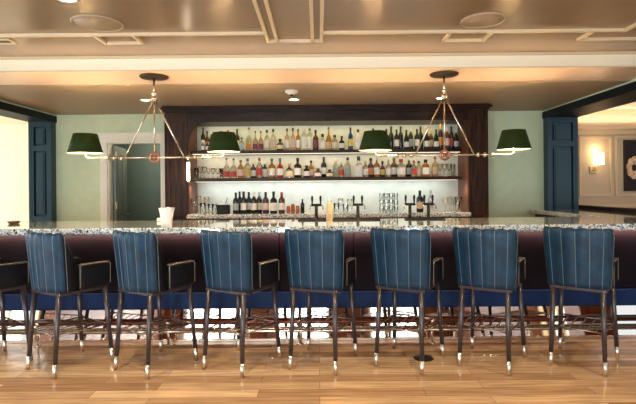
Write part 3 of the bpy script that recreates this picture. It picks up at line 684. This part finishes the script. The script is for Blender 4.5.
Lw = [
 (226.4,158,6,F1,'long','clear','red','brown'), (233.6,158.5,6,F1,'long','clear','red','black'), (240.6,160,5.4,F1,'spirit','amber','pinkish','brown'), (247.5,158.5,5.8,F1,'spirit','clear','gold','brown'),
 (253.2,162,5.4,F2,'spirit','purple','white','silver'), (259.4,158,5.4,F1,'spirit','clear','red','brown'), (264.7,161,5.4,F2,'square','dark','white','white'), (271.7,158.5,6.4,F1,'spirit','amber','white','teal'),
 (280,158,6.4,F1,'flask','red','white','teal'), (289.2,163.5,7.2,F1,'flask','clear','cream','gold'), (297.6,158,6.8,F1,'spirit','dark','white','black'), (306.6,165.5,6.4,F1,'squat','dark','white','black'),
 (311,160.5,5,F2,'spirit','amber','pinkish','black'), (318,168.5,6.6,F1,'squat','brown','white','brown'), (323.7,157,5,F2,'wine','dark','white','black'), (329.7,169.5,6.4,F1,'squat','brown','cream','black'),
 (335.5,158.5,5.4,F2,'spirit','clear','greenish','white'), (341.2,161.5,5,F1,'spirit','clear','red','white'), (347.6,157.5,6,F2,'spirit','clear','grey','black'), (358.6,156.5,6.4,F1,'square','clear','white','black'),
 (365.5,160,5,F1,'spirit','pink','white','white'), (370.6,158,5.8,F2,'spirit','purple','orange','black'), (376.7,157.5,5.6,F1,'spirit','amber','white','silver'), (382.4,161,5.8,F2,'flask','purple','yellow','black'),
 (388.4,159.5,5,F1,'spirit','clear','white','gold'), (394,157.5,6.2,F2,'spirit','brown','white','green'), (401,159,8,F1,'squat','clear','white','red'), (409,158,6,F2,'spirit','dark','grey','silver'),
 (413.8,160.5,5,F1,'spirit','clear','red','red'), (418.6,161,5.4,F2,'spirit','clear','pinkish','black'), (425.6,159.5,7,F1,'squat','amber','white','black'), (435,156.5,5.6,F2,'spirit','pink','tan','brown')]
bottles(Lw, SH['lower'], 'lower shelf', 'bottles on the lower shelf')
B1, B2 = 6.50, 6.62
bottles([(235.8,192.5,5.2,B1,'wine','dark','grey','black'), (239.6,191.5,4.8,B2,'wine','dark',None,'black'), (243.6,191.5,5.4,B1,'wine','dark','white','black'), (248.8,192,5,B2,'wine','dark','white','black'),
 (253.8,192,5.2,B1,'wine','dark','white','white'), (259.2,192,5.2,B2,'wine','dark','cream','silver'), (265.6,192,5.6,B1,'wine','purple','pinkish','black'), (273.5,191.5,6.2,B1,'spirit','dark','white','black'), (281.6,192,5.6,B1,'wine','brown','white','red'),
 (302.4,199,3.6,B1,'wine','dark',None,'black'), (419.8,190.5,6,B1,'wine','dark','tan','black'), (430.5,190,4.6,B2,'spirit','clear','grey','silver')], BT, 'back counter', 'bottles on the back counter')

# ------------------------------------------------------------------ glasses
M['glass'] = mat('drinking_glass', (0.96, 0.94, 0.88), 0.02, trans=1.0)
_g = {}
def glass_mesh(kind):
    if kind not in _g:
        if kind == 'tumbler': pr = [(.001, 0), (.42, 0), (.5, 1), (.46, 1), (.39, .10), (.001, .09)]
        elif kind == 'goblet': pr = [(.001, 0), (.36, 0), (.34, .02), (.06, .05), (.05, .42), (.30, .52), (.48, .70), (.44, 1), (.41, 1), (.44, .70), (.26, .54), (.001, .47)]
        else: pr = [(.001, 0), (.34, 0), (.32, .02), (.06, .05), (.05, .50), (.5, .99), (.5, 1), (.46, 1), (.001, .54)]
        _g[kind] = MB().lathe(pr, 18).mesh('drinking_glass', M['glass'])
    return _g[kind]
def glasses(rows, zs, where, group):
    for i, (px, top, w, Y, kind) in enumerate(sorted(rows)):
        p = P(px, top, Y); wd = w*Y/F
        o = obj('drinking_glass', glass_mesh(kind), None, loc=(p.x, Y, zs+.0005)); o.scale = (wd, wd, p.z-zs)
        tag(o, '%s, %s from left, %s' % ({'tumbler': 'clear tumbler', 'goblet': 'stemmed goblet', 'coupe': 'cocktail glass'}[kind], ORD[i], where), 'glass', group)
glasses([(196.5,168,4.6,F1,'tumbler'), (200.5,166.5,4.8,F2,'goblet'), (204.5,167,4.8,F1,'goblet'), (208.3,168.5,4.4,F2,'goblet'), (213,168.5,4.6,F1,'goblet'), (217.6,168.5,4.6,F2,'goblet'), (221.6,168.5,4.4,F1,'tumbler')], SH['lower'], 'left end of lower shelf', 'glasses on the lower shelf')
glasses([(440,164,4.6,F1,'goblet'), (444.6,164,4.6,F2,'goblet'), (449,164,4.6,F1,'goblet'), (453,164.5,4.4,F2,'tumbler')], SH['lower'], 'right end of lower shelf', 'glasses on the lower shelf')
glasses([(194,199,6,6.5,'goblet'), (198.5,196,6,6.62,'goblet'), (203,203,6,6.46,'tumbler'), (206.6,197,6,6.74,'goblet'), (210.6,203.5,5.4,6.48,'tumbler'), (214.8,204,5,6.58,'tumbler')], BT, 'glassware at left end of back counter', 'glasses on the back counter')
glasses([(445.5,199,6,6.47,'goblet'), (449.5,197,6,6.62,'goblet'), (453.5,196.5,6,6.48,'goblet'), (457.6,201,5,6.6,'tumbler'), (459.5,197,5.5,6.72,'goblet')], BT, 'glassware at right end of back counter', 'glasses on the back counter')
glasses([(336.5,203,6,6.46,'tumbler'), (340.5,198.5,6,6.6,'goblet'), (345.5,204,6,6.46,'tumbler'), (349.8,199,5.6,6.62,'goblet')], BT, 'beside cream carafe on back counter', 'glasses on the back counter')
# stacked tumblers: three piles of four
for j, px in enumerate((381.5, 386.3, 391.1, 395.9)):
    for kk in range(3):
        p = P(px, 200, 6.5); hh = .085; o = obj('drinking_glass', glass_mesh('tumbler'), None, loc=(p.x, 6.5, BT+.0005+kk*(hh+.001))); o.scale = (.062, .062, hh)
        tag(o, 'clear tumbler, %s pile from left beside the tap towers, %s of its pile' % (ORD[j], ['bottom', 'middle', 'top'][kk]), 'glass', 'stacked tumblers on the back counter')

# ------------------------------------------------------------------ taps and small things on the counters
def tap_tower(px, lab, Y=5.05, hs=1.0):
    p = P(px, 219, Y); t = thing('tap_tower', lab, 'beer tap', (p.x, Y, CT+.0005), 0, 'black twin tap towers')
    obj('column', MB().lathe([(.035, 0), (.035, .01), (.017, .02), (.016, .165), (.001, .17)], 16), M['black'], t)
    obj('crosshead', MB().cyl((-.055, 0, .155), (.055, 0, .155), .014), M['black'], t)
    for s in (-1, 1):
        obj('tap_handle', MB().lathe([(.007, .165), (.009, .19), (.013, .225), (.009, .25), (.001, .255)], 12, (s*.044, -.005, 0)), M['black'], t)
        obj('spout', MB().tube([(s*.044, -.012, .155), (s*.06, -.04, .15), (s*.068, -.05, .135), (s*.068, -.052, .11)], .007, 8), M['nickel'], t)
    return p.x
for px, lab in ((316.5, 'black twin tap tower standing nearest the wine bottles'), (358, 'black twin tap tower between the cream carafe and the stacked tumblers'), (410, 'black twin tap tower to the right of the stacked tumblers'), (428.5, 'black twin tap tower nearest the right end of the counter')):
    x = tap_tower(px, lab)
for x0, x1, lab in ((298, 326, 'black rubber bar mat under the tap tower nearest the wine bottles'), (332, 379, 'long black rubber bar mat under the second tap tower'), (404, 443, 'black rubber bar mat under the two right tap towers')):
    m = MB().bbox(PX(x0, 5.0), PX(x1, 5.0), 4.90, 5.005, CT+.0005, CT+.011, .003)
    for i in range(9): m.box(PX(x0, 5.0)+.01, PX(x1, 5.0)-.01, 4.908+i*.0105, 4.912+i*.0105, CT+.011, CT+.0135)
    tag(obj('bar_mat', m, M['rubber']), lab, 'bar mat')
# cream carafe
p = P(330, 219, 5.0); t = thing('carafe', 'tall cream coloured juice carafe standing by the tap towers', 'carafe', (p.x, 5.09, CT+.0005))
obj('body', MB().lathe([(.034, 0), (.038, .01), (.038, .13), (.03, .16), (.026, .19), (.001, .19)], 20), mat('cream_juice', (.75, .6, .33), .4), t)
obj('lid', MB().lathe([(.028, .19), (.028, .205), (.001, .21)], 18), M['white'], t)
# white paper cup holding napkins near the left
p = P(175, 226, 4.6); t = thing('paper_cup', 'tall white scalloped paper cup on the granite counter before the open door', 'cup', (p.x, 4.35, CT+.0005))
m = MB(); vs = []; fs = []; n = 32; prof = [(.046, 0), (.05, .06), (.056, .13), (.067, .165)]
for r, z in prof:
    for i in range(n):
        a = 2*PI*i/n; rr = r + (.006*math.sin(a*8) if z > .1 else 0); vs.append((rr*math.cos(a), rr*math.sin(a), z+(.006*math.sin(a*8) if z > .15 else 0)))
for j in range(3):
    for i in range(n): fs.append((j*n+i, j*n+(i+1) % n, (j+1)*n+(i+1) % n, (j+1)*n+i))
fs.append(tuple(reversed(range(n))))
obj('cup_wall', m.add(vs, fs, True), M['paper'], t)
obj('napkin', MB().prism([(-.045, .02), (.045, .02), (.055, .165), (.01, .176), (-.03, .16), (-.05, .172)], -.012, .012), M['paper'], t)
p = P(163, 217, 5.05); t = thing('napkin_stack', 'low stack of white napkins on the counter just left of the paper cup', 'napkins', (p.x, 5.05, CT+.0005))
obj('napkin_pile', MB().bbox(-.05, .05, -.05, .05, 0, .035, .004), M['paper'], t)
# small brown tray at the far left
p = P(17, 221, 4.9); t = thing('serving_dish', 'small brown dish with a curled rim at the far left of the counter', 'dish', (p.x, 4.85, CT+.0005))
obj('dish', MB().lathe([(.03, 0), (.045, .003), (.06, .025), (.056, .025), (.04, .008), (.001, .006)], 20), mat('brown_glaze', (.13, .05, .02), .3), t)
obj('snack', MB().bbox(-.025, .02, -.02, .02, .006, .03, .006), mat('tan_snack', (.45, .25, .1), .6), t)
# black box with a straw and card, left end of back counter
p = P(223.5, 213, 6.5); t = thing('caddy', 'black bar caddy with a straw beside the wine bottles on the back counter', 'caddy', (p.x, 6.5, BT+.0005))
obj('box', MB().bbox(-.085, .085, -.05, .05, 0, .12, .01), M['black'], t)
obj('napkin', MB().bbox(-.06, .06, -.03, .03, .12, .135, .004), M['paper'], t)
obj('straw', MB().cyl((.02, .02, .12), (.05, .02, .215), .005), M['black'], t)
# red cherries jars
jm = mat('cherry_red', (.32, .07, .03), .25, col2=(.55, .16, .06), nscale=60)
for i, (px, hgt) in enumerate(((288.5, .10), (293, .12), (297.6, .10))):
    p = P(px, 213, 6.46); t = thing('garnish_jar', '%s of three small jars of red garnish beside the wine bottles' % ['leftmost', 'middle', 'rightmost'][i], 'jar', (p.x, 6.46, BT+.0005), 0, 'garnish jars')
    obj('jar', MB().lathe([(.022, 0), (.027, .008), (.027, hgt*.8), (.02, hgt*.88), (.001, hgt*.88)], 14), jm, t)
    obj('lid', MB().lathe([(.022, hgt*.88), (.022, hgt), (.001, hgt)], 14), CAP['brown'], t)
# ------------------------------------------------------------------ right hand room: sconce and picture
q = P(592.5, 170, 8.3); t = thing('wall_sconce', 'brass wall sconce with a glowing ivory shade on the tan panelled wall', 'wall lamp', (q.x, 8.3, q.z))
obj('backplate', MB().bbox(-.06, .06, -.02, 0, -.06, .06, .005), M['brass'], t)
obj('arm', MB().tube([(0, -.02, 0), (0, -.09, 0), (.04, -.10, .01), (.05, -.10, .06), (.05, -.10, .1)], .01, 8), M['brass'], t)
obj('lamp_shade', MB().lathe([(.085, .09), (.08, .29), (.078, .29), (.083, .09), (.085, .09)], 28, (.05, -.10, 0)), M['lampshade'], t)
light('sconce_glow', 'POINT', (q.x+.05, 8.2, q.z+.36), 1.2, WARM, size=.04)
x0, x1 = PX(623.5, 8.3), PX(668, 8.3); za, zb = P(630, 191, 8.3).z, P(630, 140, 8.3).z
t = thing('framed_picture', 'large dark picture with a pale flower in a thin frame at the right edge', 'picture', ((x0+x1)/2, 8.3, (za+zb)/2))
w, h = (x1-x0)/2, (zb-za)/2
obj('picture_frame', MB().frame(-w, w, -h, h, .03, -.035, 0), M['bronze'], t)
obj('canvas', MB().box(-w+.03, w-.03, -.02, 0, -h+.03, h-.03), mat('black_canvas', (.008, .009, .014), .5), t)
m = MB()
for i in range(9):
    a = 2*PI*i/9+.3; cx, cz = -w+.19+.10*math.cos(a), -.12+.17*math.sin(a)+.02*i
    m.prism([(cx+.05*math.cos(k*PI/4+a)*(1+.3*math.sin(3*k)), cz+.075*math.sin(k*PI/4+a)) for k in range(8)], -.0215-.0004*i, -.02)
obj('flower', m, mat('cream_flower', (.75, .55, .35), .6, noise=.3, nscale=20), t, 'pale flower painted on the canvas')
